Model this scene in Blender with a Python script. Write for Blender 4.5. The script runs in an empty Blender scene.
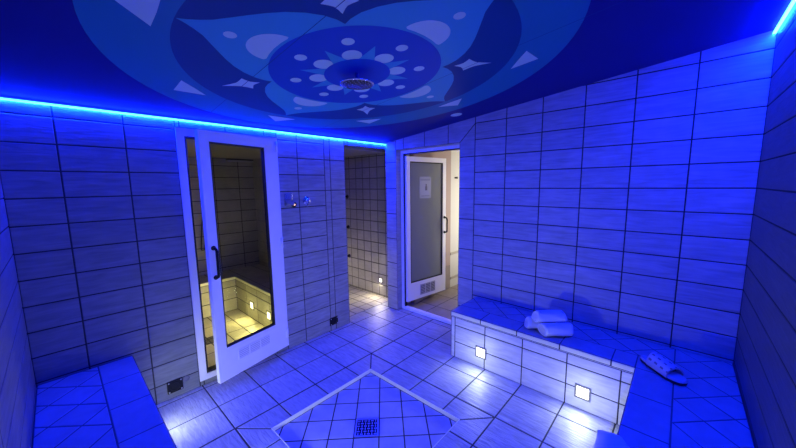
import bpy, bmesh, math, random
from mathutils import Vector, Matrix
random.seed(7)
U = 0.17                 # one tile height in metres
FZ = -9.9                # floor level in tile units (measured from the fourth tile joint)
W = 19.716               # right wall
LD = 19.186              # front-left wall
PI = math.pi
C = bpy.context.scene.collection
def P(x, y, z): return Vector((x*U, y*U, (z-FZ)*U))
def ceil_z(x): return 3.52 + 0.1075*x

# ------------------------------------------------------------------ materials
def new_mat(name):
    m = bpy.data.materials.new(name); m.use_nodes = True
    nt = m.node_tree; b = nt.nodes['Principled BSDF']
    return m, nt, b
def plain(name, col, rough=0.5, metal=0.0, bump=0.0, bscale=200, emit=None, estr=0):
    m, nt, b = new_mat(name)
    b.inputs['Base Color'].default_value = (*col, 1); b.inputs['Roughness'].default_value = rough
    b.inputs['Metallic'].default_value = metal
    if emit: b.inputs['Emission Color'].default_value = (*emit, 1); b.inputs['Emission Strength'].default_value = estr
    n = nt.nodes.new('ShaderNodeTexNoise'); n.inputs['Scale'].default_value = bscale
    g = nt.nodes.new('ShaderNodeNewGeometry'); nt.links.new(g.outputs['Position'], n.inputs['Vector'])
    if bump > 0:
        bp = nt.nodes.new('ShaderNodeBump'); bp.inputs['Strength'].default_value = bump; bp.inputs['Distance'].default_value = 0.004
        nt.links.new(n.outputs['Fac'], bp.inputs['Height']); nt.links.new(bp.outputs['Normal'], b.inputs['Normal'])
    return m
def tile_mat(name, col, scale, rough=0.4, var=0.10, bump=0.35, detail=4, dist=0.003, cloud=0.16, con=0.42):
    """stone tile: tint per tile, soft clouds and fine stretched ripples"""
    m, nt, b = new_mat(name); L = nt.links
    g = nt.nodes.new('ShaderNodeNewGeometry')
    mp = nt.nodes.new('ShaderNodeMapping'); mp.inputs['Scale'].default_value = scale
    L.new(g.outputs['Position'], mp.inputs['Vector'])
    off = nt.nodes.new('ShaderNodeVectorMath'); off.operation = 'ADD'
    cmb = nt.nodes.new('ShaderNodeMath'); cmb.operation = 'MULTIPLY'; cmb.inputs[1].default_value = 37.0
    L.new(g.outputs['Random Per Island'], cmb.inputs[0])
    L.new(mp.outputs['Vector'], off.inputs[0]); L.new(cmb.outputs[0], off.inputs[1])
    n = nt.nodes.new('ShaderNodeTexNoise'); n.inputs['Scale'].default_value = 1.0; n.inputs['Detail'].default_value = detail
    n.inputs['Distortion'].default_value = 0.6
    L.new(off.outputs[0], n.inputs['Vector'])
    n2 = nt.nodes.new('ShaderNodeTexNoise'); n2.inputs['Scale'].default_value = 7.0; n2.inputs['Detail'].default_value = 3
    L.new(g.outputs['Position'], n2.inputs['Vector'])
    def math_n(op, a, bb, c=None):
        k = nt.nodes.new('ShaderNodeMath'); k.operation = op
        for i, v in enumerate((a, bb, c)):
            if v is None: continue
            if isinstance(v, (int, float)): k.inputs[i].default_value = v
            else: L.new(v, k.inputs[i])
        return k.outputs[0]
    v = math_n('MULTIPLY_ADD', g.outputs['Random Per Island'], var, 1 - var/2)
    r = math_n('MULTIPLY_ADD', n.outputs['Fac'], con, 1-con/2)
    c2 = math_n('MULTIPLY_ADD', n2.outputs['Fac'], cloud*2, 1-cloud)
    t = math_n('MULTIPLY', math_n('MULTIPLY', v, r), c2)
    mx = nt.nodes.new('ShaderNodeVectorMath'); mx.operation = 'SCALE'; mx.inputs[0].default_value = col
    L.new(t, mx.inputs['Scale']); L.new(mx.outputs[0], b.inputs['Base Color'])
    b.inputs['Roughness'].default_value = rough
    bp = nt.nodes.new('ShaderNodeBump'); bp.inputs['Strength'].default_value = bump; bp.inputs['Distance'].default_value = dist
    L.new(n.outputs['Fac'], bp.inputs['Height']); L.new(bp.outputs['Normal'], b.inputs['Normal'])
    return m
M = {}
TC = (0.29, 0.29, 0.29)
M['tile_x'] = tile_mat('wall_tile_dim_lit', (0.215, 0.225, 0.23), (5, 5, 42), con=0.9, bump=0.6, dist=0.006)  # left wall: same tile, darkened in its colour for the dimmer light there
M['tile_half_lit'] = tile_mat('wall_tile_half_lit', (0.33, 0.34, 0.35), (5, 5, 42), con=0.9, bump=0.6, dist=0.006)  # left wall past the door: brighter light put into the tile colour
M['tile_back'] = tile_mat('wall_tile_bright_lit', (0.40, 0.41, 0.42), (5, 5, 42), con=0.9, bump=0.6, dist=0.006)  # far wall: tile colour lifted to stand for stronger light
M['tile_shade'] = tile_mat('wall_tile_deep_shade', (0.105, 0.11, 0.12), (5, 5, 42), con=0.9, bump=0.6, dist=0.006)  # right wall: its shade is painted into the tile colour
M['tile_side'] = tile_mat('wall_tile_shade', (0.185, 0.19, 0.20), (5, 5, 42), con=0.9, bump=0.6, dist=0.006)  # front wall: partly shaded copy of the same tile
M['tile_floor'] = tile_mat('floor_tile', (0.42, 0.42, 0.42), (9, 55, 9), rough=0.42, bump=0.9, dist=0.006, con=1.0, cloud=0.2)
M['tile_pit'] = tile_mat('pit_tile', (0.50, 0.50, 0.50), (12, 12, 12), rough=0.38, bump=0.15, var=0.06)
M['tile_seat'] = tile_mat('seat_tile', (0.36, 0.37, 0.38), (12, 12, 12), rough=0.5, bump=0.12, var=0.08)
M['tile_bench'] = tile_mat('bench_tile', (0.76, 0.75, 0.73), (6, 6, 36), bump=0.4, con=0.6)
M['tile_cabin'] = tile_mat('cabin_tile', (0.47, 0.45, 0.37), (8, 8, 60), rough=0.65, bump=0.25, var=0.14)
M['tile_cabin_floor'] = tile_mat('cabin_floor_tile', (0.52, 0.47, 0.38), (9, 60, 9), bump=0.3, var=0.14)
M['tile_shower'] = tile_mat('shower_tile', (0.44, 0.41, 0.36), (8, 8, 50), bump=0.3, var=0.16)
M['tile_hall'] = tile_mat('hall_tile', (0.30, 0.25, 0.23), (9, 9, 9), bump=0.2, rough=0.35)
M['grout'] = plain('dark_grout', (0.045, 0.045, 0.05), 0.9)
M['grout_seat'] = plain('seat_grout', (0.11, 0.11, 0.12), 0.9)
M['grout_soft'] = plain('grey_grout', (0.12, 0.11, 0.10), 0.9)
M['ceil'] = plain('ceiling_paint', (0.012, 0.02, 0.26), 0.5)
M['m_ring'] = plain('mural_pale_blue', (0.02, 0.22, 0.46), 0.5)
M['m_dark'] = plain('mural_navy', (0.006, 0.07, 0.29), 0.5)
M['m_petal'] = plain('mural_petal_blue', (0.055, 0.4, 0.7), 0.5)
M['m_disc'] = plain('mural_royal_blue', (0.008, 0.09, 0.58), 0.5)
M['m_white'] = plain('mural_white', (0.55, 0.8, 0.88), 0.5)
M['alu'] = plain('white_lacquered_metal', (0.93, 0.93, 0.93), 0.35)
M['alu_grey'] = plain('grey_lacquered_metal', (0.6, 0.6, 0.63), 0.4)
M['gasket'] = plain('black_rubber', (0.012, 0.012, 0.014), 0.55)
M['black'] = plain('black_plastic', (0.016, 0.016, 0.018), 0.35)
M['black'].node_tree.nodes['Principled BSDF'].inputs['Specular IOR Level'].default_value = 0.15
M['blackmid'] = plain('dark_plastic', (0.05, 0.05, 0.055), 0.4)
M['chrome'] = plain('chrome', (0.75, 0.76, 0.78), 0.12, 1.0)
M['steel'] = plain('brushed_steel', (0.55, 0.55, 0.57), 0.33, 1.0)
M['light_frame'] = plain('grey_metal_frame', (0.22, 0.22, 0.22), 0.5)
M['trim'] = plain('pale_edge_strip', (0.90, 0.89, 0.66), 0.4)
M['towel'] = plain('white_terry', (0.90, 0.93, 0.93), 0.95, bump=1.0, bscale=420)
M['rubber'] = plain('grey_rubber', (0.50, 0.51, 0.54), 0.6)
M['sole'] = plain('dark_sole', (0.03, 0.03, 0.035), 0.7)
M['paint'] = plain('white_plaster', (0.60, 0.58, 0.55), 0.8)
M['plaster_dim'] = plain('beige_plaster', (0.42, 0.38, 0.33), 0.8)
M['paper'] = plain('thin_paper', (0.40, 0.43, 0.48), 0.8)
M['paper_line'] = plain('pale_print', (0.30, 0.32, 0.38), 0.8)
M['tan'] = plain('tan_plaster', (0.4, 0.3, 0.28), 0.7)
M['amber'] = plain('amber_light', (0.8, 0.4, 0.2), 0.4, emit=(1.0, 0.5, 0.3), estr=1.6)
M['ink'] = plain('grey_ink', (0.16, 0.16, 0.2), 0.7)
for k_ in ('ceil', 'm_ring', 'm_dark', 'm_petal', 'm_disc', 'm_white'): M[k_].node_tree.nodes['Principled BSDF'].inputs['Specular IOR Level'].default_value = 0.12
def emis(name, col, s):
    m, nt, b = new_mat(name)
    b.inputs['Base Color'].default_value = (0.7, 0.7, 0.7, 1); b.inputs['Emission Color'].default_value = (*col, 1); b.inputs['Emission Strength'].default_value = s
    return m
M['led'] = emis('blue_led_strip', (0.0006, 0.012, 1.0), 1050.0)
M['led_low'] = emis('blue_led_strip_soft', (0.0008, 0.014, 1.0), 740.0)
M['led_side'] = emis('blue_led_strip_side', (0.0018, 0.013, 1.0), 130.0)
M['led_side_bright'] = emis('blue_led_strip_bright_side', (0.0014, 0.008, 1.0), 250.0)
M['lens'] = emis('white_step_lens', (1.0, 0.95, 0.72), 5.0)
M['lens_warm'] = emis('warm_step_lens', (1.0, 0.88, 0.45), 5.0)
def glass_mat(name, tint, refl=0.04):
    m, nt, b = new_mat(name); nt.nodes.remove(b); L = nt.links
    o = nt.nodes['Material Output']
    t = nt.nodes.new('ShaderNodeBsdfTransparent'); t.inputs['Color'].default_value = (*tint, 1)
    g = nt.nodes.new('ShaderNodeBsdfGlossy'); g.inputs['Roughness'].default_value = 0.03
    f = nt.nodes.new('ShaderNodeFresnel'); f.inputs['IOR'].default_value = 1.35
    mu = nt.nodes.new('ShaderNodeMath'); mu.operation = 'MULTIPLY'; mu.inputs[1].default_value = refl
    L.new(f.outputs[0], mu.inputs[0])
    x = nt.nodes.new('ShaderNodeMixShader'); L.new(mu.outputs[0], x.inputs[0]); L.new(t.outputs[0], x.inputs[1]); L.new(g.outputs[0], x.inputs[2])
    L.new(x.outputs[0], o.inputs['Surface'])
    return m
M['glass'] = glass_mat('clear_smoked_glass', (0.80, 0.82, 0.80))
def frosted(name):
    m, nt, b = new_mat(name); nt.nodes.remove(b); L = nt.links; o = nt.nodes['Material Output']
    d = nt.nodes.new('ShaderNodeBsdfDiffuse'); d.inputs['Color'].default_value = (0.50, 0.55, 0.54, 1)
    t = nt.nodes.new('ShaderNodeBsdfTranslucent'); t.inputs['Color'].default_value = (0.62, 0.68, 0.64, 1)
    g = nt.nodes.new('ShaderNodeBsdfGlossy'); g.inputs['Roughness'].default_value = 0.06
    a = nt.nodes.new('ShaderNodeMixShader'); a.inputs[0].default_value = 0.5; L.new(d.outputs[0], a.inputs[1]); L.new(t.outputs[0], a.inputs[2])
    c = nt.nodes.new('ShaderNodeMixShader'); c.inputs[0].default_value = 0.14; L.new(a.outputs[0], c.inputs[1]); L.new(g.outputs[0], c.inputs[2])
    tr = nt.nodes.new('ShaderNodeBsdfTransparent'); tr.inputs['Color'].default_value = (0.8, 0.85, 0.85, 1)
    e = nt.nodes.new('ShaderNodeMixShader'); e.inputs[0].default_value = 0.22; L.new(c.outputs[0], e.inputs[1]); L.new(tr.outputs[0], e.inputs[2])
    L.new(e.outputs[0], o.inputs['Surface'])
    return m
M['frost'] = frosted('frosted_glass')

# ------------------------------------------------------------------ object helpers
def wloc(o):
    v = Vector((0, 0, 0))
    while o: v = v + o.location; o = o.parent
    return v
def obj(name, bm, mats, parent=None, smooth=False, local=False):
    """bm in world metres (or local to the parent if local); one mesh object with its origin at its base"""
    if not isinstance(mats, (list, tuple)): mats = [mats]
    me = bpy.data.meshes.new(name)
    vs = [v.co for v in bm.verts]
    base = Vector(((min(v.x for v in vs)+max(v.x for v in vs))/2, (min(v.y for v in vs)+max(v.y for v in vs))/2, min(v.z for v in vs)))
    for v in bm.verts: v.co -= base
    if smooth:
        for f in bm.faces: f.smooth = True
    bm.to_mesh(me); bm.free()
    for m in mats: me.materials.append(m)
    o = bpy.data.objects.new(name, me); C.objects.link(o)
    o.parent = parent
    o.location = base if (local or parent is None) else base - wloc(parent)
    return o
def tag(o, label, cat, group=None):
    o['label'] = label; o['category'] = cat
    if group: o['group'] = group
    return o
def thing(name, label, cat, loc, rz=0, group=None):
    o = bpy.data.objects.new(name, None); C.objects.link(o); o.location = loc; o.rotation_euler = (0, 0, rz); o.empty_display_size = 0.05
    return tag(o, label, cat, group)
def struct(o): o['kind'] = 'structure'; return o
def dup(root, loc, rz, label, group=None):
    r = root.copy(); C.objects.link(r); r.location = loc; r.rotation_euler = (0, 0, rz); r['label'] = label
    if group: r['group'] = group
    for ch in list(root.children):
        c = ch.copy(); C.objects.link(c); c.parent = r
        for g in ch.children:
            d = g.copy(); C.objects.link(d); d.parent = c
    return r

# ------------------------------------------------------------------ mesh helpers
def quad(bm, pts, mi=0):
    f = bm.faces.new([bm.verts.new(p) for p in pts]); f.material_index = mi; return f
def hexa(bm, b, t, mi=0):
    n = len(b); vb = [bm.verts.new(p) for p in b]; vt = [bm.verts.new(p) for p in t]
    fs = [bm.faces.new(vb[::-1]), bm.faces.new(vt)]
    for i in range(n): fs.append(bm.faces.new((vb[i], vb[(i+1) % n], vt[(i+1) % n], vt[i])))
    for f in fs: f.material_index = mi
    return fs
def box(bm, lo, hi, mi=0, bevel=0.0):
    x0, y0, z0 = lo; x1, y1, z1 = hi
    x0, x1 = min(x0, x1), max(x0, x1); y0, y1 = min(y0, y1), max(y0, y1); z0, z1 = min(z0, z1), max(z0, z1)
    V = Vector
    fs = hexa(bm, [V((x0, y0, z0)), V((x1, y0, z0)), V((x1, y1, z0)), V((x0, y1, z0))], [V((x0, y0, z1)), V((x1, y0, z1)), V((x1, y1, z1)), V((x0, y1, z1))], mi)
    if bevel > 0:
        es = list({e for f in fs for e in f.edges})
        r = bmesh.ops.bevel(bm, geom=es, offset=bevel, segments=2, affect='EDGES', profile=0.5)
        for f in r['faces']: f.material_index = mi
def ubox(bm, lo, hi, mi=0, bevel=0.0): box(bm, P(*lo), P(*hi), mi, bevel)
def frame_box(bm, o, u, n, s0, s1, d0, d1, z0, z1, mi=0, bevel=0.0):
    """box in a frame: o origin, u along, n depth, z up (metres)"""
    def q(s, d, z): return o + u*s + n*d + Vector((0, 0, z))
    b = [q(s0, d0, z0), q(s1, d0, z0), q(s1, d1, z0), q(s0, d1, z0)]; t = [p + Vector((0, 0, z1-z0)) for p in b]
    fs = hexa(bm, b, t, mi)
    if bevel > 0:
        r = bmesh.ops.bevel(bm, geom=list({e for f in fs for e in f.edges}), offset=bevel, segments=2, affect='EDGES', profile=0.5)
        for f in r['faces']: f.material_index = mi
    bmesh.ops.recalc_face_normals(bm, faces=[f for f in bm.faces])
def cyl(bm, a, b, r0, r1=None, seg=20, mi=0, cap=True):
    r1 = r0 if r1 is None else r1
    d = (b-a).normalized(); x = d.orthogonal().normalized(); y = d.cross(x)
    va = [bm.verts.new(a + (x*math.cos(t)+y*math.sin(t))*r0) for t in [2*PI*k/seg for k in range(seg)]]
    vb = [bm.verts.new(b + (x*math.cos(t)+y*math.sin(t))*r1) for t in [2*PI*k/seg for k in range(seg)]]
    for i in range(seg):
        f = bm.faces.new((va[i], va[(i+1) % seg], vb[(i+1) % seg], vb[i])); f.material_index = mi; f.smooth = True
    if cap:
        bm.faces.new(va[::-1]).material_index = mi; bm.faces.new(vb).material_index = mi
def tube(bm, pts, r, seg=10, mi=0):
    rings = []; n = len(pts); x = None
    for i, p in enumerate(pts):
        d = (pts[min(i+1, n-1)]-pts[max(i-1, 0)]).normalized()
        x = d.orthogonal().normalized() if x is None else (x - d*x.dot(d)).normalized()
        y = d.cross(x)
        rings.append([bm.verts.new(p + (x*math.cos(2*PI*k/seg)+y*math.sin(2*PI*k/seg))*r) for k in range(seg)])
    for i in range(n-1):
        for k in range(seg):
            f = bm.faces.new((rings[i][k], rings[i][(k+1) % seg], rings[i+1][(k+1) % seg], rings[i+1][k])); f.material_index = mi; f.smooth = True
    bm.faces.new(rings[0][::-1]).material_index = mi; bm.faces.new(rings[-1]).material_index = mi
def lathe(bm, c, axis, prof, seg=32, mi=0):
    """prof: list of (radius, height along axis)"""
    d = axis.normalized(); x = d.orthogonal().normalized(); y = d.cross(x); rings = []
    for r, h in prof:
        if r < 1e-6: rings.append([bm.verts.new(c + d*h)])
        else: rings.append([bm.verts.new(c + d*h + (x*math.cos(2*PI*k/seg)+y*math.sin(2*PI*k/seg))*r) for k in range(seg)])
    for a, b in zip(rings, rings[1:]):
        for k in range(seg):
            k2 = (k+1) % seg
            if len(a) == 1 and len(b) == 1: continue
            if len(a) == 1: f = bm.faces.new((a[0], b[k2], b[k]))
            elif len(b) == 1: f = bm.faces.new((a[k], a[k2], b[0]))
            else: f = bm.faces.new((a[k], a[k2], b[k2], b[k]))
            f.material_index = mi; f.smooth = True

# ------------------------------------------------------------------ tiles
def clip(poly, nx, ny, c):
    out = []; n = len(poly)
    for i in range(n):
        a, b = poly[i], poly[(i+1) % n]
        da = nx*a[0]+ny*a[1]-c; db = nx*b[0]+ny*b[1]-c
        if da >= 0: out.append(a)
        if (da >= 0) != (db >= 0):
            t = da/(da-db); out.append((a[0]+(b[0]-a[0])*t, a[1]+(b[1]-a[1])*t))
    return out
def area(p): return 0.5*sum(p[i][0]*p[(i+1) % len(p)][1]-p[(i+1) % len(p)][0]*p[i][1] for i in range(len(p)))
def inset(poly, d):
    out = list(poly); n = len(poly)
    for i in range(n):
        a, b = poly[i], poly[(i+1) % n]
        ex, ey = b[0]-a[0], b[1]-a[1]; l = math.hypot(ex, ey)
        if l < 1e-6: continue
        nx, ny = -ey/l, ex/l
        out = clip(out, nx, ny, nx*a[0]+ny*a[1]+d)
        if len(out) < 3: return []
    return out
def rect(a, b, c, d): return [(a, b), (c, b), (c, d), (a, d)]
def tiles(bm, to3, regions, g=0.05, h=0.014, bev=0.016, groutmi=1, tilemi=0):
    """to3(u,v,hgt) maps tile units to metres. regions: (convex polygon, (u0,v0,tu,tv,angle), [tile material])"""
    for reg in regions:
        poly, (u0, v0, tu, tv, ang) = reg[0], reg[1]
        mi = reg[2] if len(reg) > 2 else tilemi
        if area(poly) < 0: poly = poly[::-1]
        ca, sa = math.cos(ang), math.sin(ang)
        quad(bm, [to3(u, v, 0) for u, v in poly], groutmi)
        rp = [(u*ca+v*sa, -u*sa+v*ca) for u, v in poly]
        i0 = math.floor((min(p[0] for p in rp)-u0)/tu); i1 = math.ceil((max(p[0] for p in rp)-u0)/tu)
        j0 = math.floor((min(p[1] for p in rp)-v0)/tv); j1 = math.ceil((max(p[1] for p in rp)-v0)/tv)
        for i in range(i0, i1+1):
            for j in range(j0, j1+1):
                a, b = u0+i*tu, v0+j*tv
                q = clip(rp, 1, 0, a); q = clip(q, -1, 0, -(a+tu)) if len(q) > 2 else q
                q = clip(q, 0, 1, b) if len(q) > 2 else q; q = clip(q, 0, -1, -(b+tv)) if len(q) > 2 else q
                if len(q) < 3 or abs(area(q)) < 0.004: continue
                lo = inset(q, g/2); hi = inset(lo, bev) if lo else []
                if len(hi) < 3 or len(hi) != len(lo) or area(hi) < 0.002: 
                    if not lo or len(lo) < 3: continue
                    hi = lo
                back = lambda p: (p[0]*ca-p[1]*sa, p[0]*sa+p[1]*ca)
                lv = [bm.verts.new(to3(*back(p), 0.0005)) for p in lo]; hv = [bm.verts.new(to3(*back(p), h)) for p in hi]
                f = bm.faces.new(hv); f.material_index = mi
                n = len(lv)
                for k in range(n):
                    f = bm.faces.new((lv[k], lv[(k+1) % n], hv[(k+1) % n], hv[k])); f.material_index = mi
def wx(x0, sgn=1): return lambda u, v, h: P(x0+sgn*h, u, v)        # plane x = x0, u = y
def wy(y0, sgn=-1): return lambda u, v, h: P(u, y0+sgn*h, v)       # plane y = y0, u = x
def fz(z0): return lambda u, v, h: P(u, v, z0+h)
def fix(bm):
    bmesh.ops.recalc_face_normals(bm, faces=[f for f in bm.faces]) if False else None

ROW = (0.0, 1.0)
A45 = PI/4; R2 = math.sqrt(2)

# ------------------------------------------------------------------ room shell
T9 = 0.9
# left wall (x = 0)
bm = bmesh.new()
gl = (-7.73, -0.03, 1.9965, 1.0, 0); gl2 = (-5.3, 0.0, 9.0, 2.0, 0)
tiles(bm, wx(0), [
    (rect(-LD, FZ, -13.9, 3.53), gl), (rect(-13.9, 3.06, -9.0, 3.53), gl), (rect(-13.9, FZ, -9.0, -9.62), gl),
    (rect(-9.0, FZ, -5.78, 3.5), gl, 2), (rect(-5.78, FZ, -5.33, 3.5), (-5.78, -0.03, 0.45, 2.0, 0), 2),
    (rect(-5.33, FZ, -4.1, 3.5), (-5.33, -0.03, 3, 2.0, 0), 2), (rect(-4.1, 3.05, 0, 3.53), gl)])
for y0, y1, z0, z1 in ((-LD-0.9, -13.9, FZ, 3.5), (-13.9, -9.0, 3.06, 3.5), (-13.9, -9.0, FZ, -9.62), (-9.0, -4.1, FZ, 3.5), (-4.1, 0.0, 3.05, 3.5)):
    ubox(bm, (-0.004, y0, z0), (-T9, y1, z1), 0)
struct(obj('wall_left', bm, [M['tile_x'], M['grout'], M['tile_half_lit']]))
# right (far) wall (y = 0) with the doorway
bm = bmesh.new()
g0 = (7.8325, 0.0, 1.9827, 1.0, 0)
tiles(bm, wy(0), [
    ([(7.83, FZ), (W, FZ), (W, ceil_z(W)+.1), (7.83, ceil_z(7.83)+.1)], g0),
    ([(6.73, FZ), (7.83, FZ), (7.83, 4.0), (6.73, 2.92)], (6.0, 0.0, 3.0, 2.0, 0)),
    ([(1.11, 2.92), (6.73, 2.92), (7.83, 4.0), (7.83, ceil_z(7.83)+.1), (1.11, ceil_z(1.11)+.1)], (7.8325, -6.0, 1.9827, 20.0, 0)),
    (rect(0, FZ, 1.11, 3.6), (-2, 0.0, 3.5, 2.0, 0))])
ubox(bm, (0, 0.004, FZ), (1.11, T9, 3.8), 0); ubox(bm, (6.73, 0.004, FZ), (W+0.9, T9, 5.9), 0); ubox(bm, (1.11, 0.004, 2.92), (6.73, T9, 4.6), 0)
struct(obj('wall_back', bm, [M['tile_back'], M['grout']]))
# right wall (x = W), front-left wall (y = -LD)
bm = bmesh.new()
tiles(bm, wx(W, -1), [(rect(-LD, FZ, 0, 5.75), (0.0, 0.0, 9.6, 1.0, 0))])
ubox(bm, (W+0.004, -LD-0.9, FZ), (W+T9, 0.9, 6.0), 0)
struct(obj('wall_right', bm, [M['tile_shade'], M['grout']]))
bm = bmesh.new()
tiles(bm, wy(-LD, 1), [([(0, FZ), (W, FZ), (W, 5.72), (0, 3.5)], (-0.5, 0.0, 8.5, 1.0, 0))])
ubox(bm, (-T9, -LD-0.004, FZ), (W+T9, -LD-T9, 6.0), 0)
struct(obj('wall_front', bm, [M['tile_side'], M['grout']]))

# floor
PC = (8.35, -9.93); PH = 2.83; PD = 0.17
RX0, RX1, RY0, RY1 = 4.33, 12.28, -13.8, -5.95
bm = bmesh.new()
gf = (0.32, -0.02, 1.993, 1.97, 0)
px0, px1, py0, py1 = PC[0]-PH, PC[0]+PH, PC[1]-PH, PC[1]+PH
tiles(bm, fz(FZ), [
    (rect(-0.9, -LD, RX0, 0.9), gf), (rect(RX1, -LD, W, 0), gf), (rect(RX0, RY1, RX1, 0.5), gf), (rect(RX0, -LD, RX1, RY0), gf),
    ([(RX0, RY0), (px0, py0), (px0, py1), (RX0, RY1)], gf), ([(RX1, RY0), (px1, py0), (px1, py1), (RX1, RY1)], gf),
    ([(RX0, RY1), (px0, py1), (px1, py1), (RX1, RY1)], gf), ([(RX0, RY0), (px0, py0), (px1, py0), (RX1, RY0)], gf)], g=0.06, h=0.012, bev=0.012)
pp = 1.045
pc45 = ((PC[0]+PC[1])/R2, (-PC[0]+PC[1])/R2)
dg = (pc45[0]-pp/2, pc45[1]-pp/2, pp, pp, A45)
tiles(bm, fz(FZ-PD), [(rect(px0, py0, px1, py1), dg, 2)], g=0.055, h=0.01, bev=0.01)
ubox(bm, (-0.9, -LD-0.9, FZ-0.6), (W+0.9, 0.9, FZ-PD-0.06), 1)
struct(obj('floor', bm, [M['tile_floor'], M['grout'], M['tile_pit']]))
bm = bmesh.new()
e = 0.025
for a, b, c, d in ((px0-e, py0-e, px0, py1+e), (px1, py0-e, px1+e, py1+e), (px0, py1, px1, py1+e), (px0, py0-e, px1, py0)):
    ubox(bm, (a, b, FZ-PD-0.05), (c, d, FZ+0.03), 0)
struct(obj('trim_1', bm, M['trim']))

# ceiling and its printed mural
bm = bmesh.new()
b = [P(x, y, ceil_z(x)) for x, y in ((-0.9, -LD-0.9), (W+0.9, -LD-0.9), (W+0.9, 0.9), (-0.9, 0.9))]
hexa(bm, b, [p + Vector((0, 0, 0.12)) for p in b], 0)
for yy in (-12.8, -6.9):      # panel seams
    q = [P(x, y, ceil_z(x)-0.012) for x, y in ((0.0, yy-.012), (0.0, yy+.012), (W, yy+.012), (W, yy-.012))]
    quad(bm, q, 1)
ceiling = struct(obj('ceiling', bm, [M['ceil'], M['m_dark']]))
OX, OY = 8.33, -9.90; ROT = -1.2
bm = bmesh.new()
lvl = [0.0]
def shape(pts, mi, k):
    hgt = 0.0035*k
    f = quad(bm, [P(OX+x, OY+y, ceil_z(OX+x)-hgt) for x, y in pts], mi)
def pol(r, a): a += ROT; return (r*math.cos(math.radians(a)), r*math.sin(math.radians(a)))
def circ(r, n=72, c=(0, 0)): return [(c[0]+r*math.cos(2*PI*k/n), c[1]+r*math.sin(2*PI*k/n)) for k in range(n)]
def sect(r0, r1, mi, k, n=96):
    for i in range(n):
        a, b2 = 360*i/n, 360*(i+1)/n
        shape([pol(r0, a), pol(r1, a), pol(r1, b2), pol(r0, b2)], mi, k)
sect(5.68, 7.42, 0, 1); shape(circ(5.68, 96), 1, 1)
prof = [(3.0, 45), (3.18, 45.0), (3.4, 42.0), (3.65, 37.5), (3.9, 31.5), (4.12, 25.5), (4.32, 19.5), (4.52, 14), (4.75, 9), (4.98, 5), (5.22, 2.6), (5.46, 0.9), (5.65, 0.0)]
for k in range(4):
    c = 90*k
    for (ra, aa), (rb, ab) in zip(prof, prof[1:]):
        n = 8
        for i in range(n):
            t0, t1 = -1+2*i/n, -1+2*(i+1)/n
            q = [pol(ra, c+aa*t0), pol(rb, c+ab*t0), pol(rb, c+ab*t1), pol(ra, c+aa*t1)]
            if ab < 1e-6: q = [q[0], q[1], q[3]]
            shape(q, 2, 2)
    m = [p for p in circ(0.80, 60, pol(3.16, c)) if math.hypot(*p) > 3.2]
    m.sort(key=lambda p: math.atan2(*(lambda dx, dy: (dy*math.cos(math.radians(c+ROT))-dx*math.sin(math.radians(c+ROT)), dx*math.cos(math.radians(c+ROT))+dy*math.sin(math.radians(c+ROT))))(p[0]-pol(3.16, c)[0], p[1]-pol(3.16, c)[1])))
    arc = [pol(3.2, c+14.2*t) for t in (0.9, 0.5, 0, -0.5, -0.9)]
    ctr = pol(3.42, c)
    # fan so that the concave inner edge stays clean
    ring = m + (arc if math.hypot(m[-1][0]-arc[0][0], m[-1][1]-arc[0][1]) < math.hypot(m[-1][0]-arc[-1][0], m[-1][1]-arc[-1][1]) else arc[::-1])
    for i in range(len(ring)): shape([ctr, ring[i], ring[(i+1) % len(ring)]], 4, 3)
    shape(circ(0.17, 28, pol(4.42, c)), 4, 3)
    # four-point stars in the notches
    c = 90*k+45
    cx = pol(4.1, c)
    tips = [pol(5.03, c), pol(4.1, c+6.6), pol(3.62, c), pol(4.1, c-6.6)]
    ring = []
    for i in range(4):
        a, b2 = tips[i], tips[(i+1) % 4]
        for t in (0, .25, .5, .75):
            s = 0.30*math.sin(PI*t)
            x = a[0]+(b2[0]-a[0])*t; y = a[1]+(b2[1]-a[1])*t
            ring.append((x+(cx[0]-x)*s, y+(cx[1]-y)*s))
    for i in range(len(ring)): shape([cx, ring[i], ring[(i+1) % len(ring)]], 4, 2)
shape(circ(3.09, 96), 3, 3)
for k in range(8):
    c = 45*k-1.0
    shape(circ(0.20, 28, pol(2.30, c)), 4, 4)
    shape(circ(0.33, 36, pol(1.46, c)), 4, 4)
    a = c+22.5; c = 45*k
    shape([pol(2.07, a), pol(1.15, a+15), pol(1.15, a-15)], 2, 5)
    q = [pol(6.08, c-6.8), pol(6.80, c), pol(6.08, c+6.8), pol(6.02, c)]
    shape(q, 4, 2)
shape(circ(1.22, 64), 3, 6)
shape(circ(0.33, 36, (7.46-OX, -1.62-OY)), 4, 2)
for f in bm.faces:
    f.normal_update()
    if f.normal.z > 0: f.normal_flip()
obj('mural_print', bm, [M['m_ring'], M['m_dark'], M['m_petal'], M['m_disc'], M['m_white']], ceiling)

# ------------------------------------------------------------------ benches
ZB = -7.12; ZC = -7.4
sd = (19.4/R2, -15.4/R2)
def diag(poly): return (poly, (-15.4/R2, -19.4/R2, 1.025, 1.025, A45))
bench = thing('tiled_bench', 'L-shaped tiled bench with step lights along the far and right walls', 'bench', P(14, -1.5, FZ))
bm = bmesh.new()
fgrid = (10.23-2.03*4, -9.92, 2.03, 1.0, 0)
tiles(bm, wy(-2.92, -1), [(rect(8.34, FZ, 16.77, ZC-.03), fgrid), (rect(8.08, FZ, 8.34, ZC-.03), (8, -20, 3, 30, 0))])
tiles(bm, wx(16.77, -1), [(rect(-16.36, FZ, -2.92, ZC-.03), (-2.92, -9.92, 2.03, 1.0, 0))])
ubox(bm, (8.085, -2.915, FZ+.02), (W-.03, -0.03, ZB-.05), 0); ubox(bm, (16.775, -LD+.03, FZ+.02), (W-.03, -2.915, ZB-.05), 0)
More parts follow.
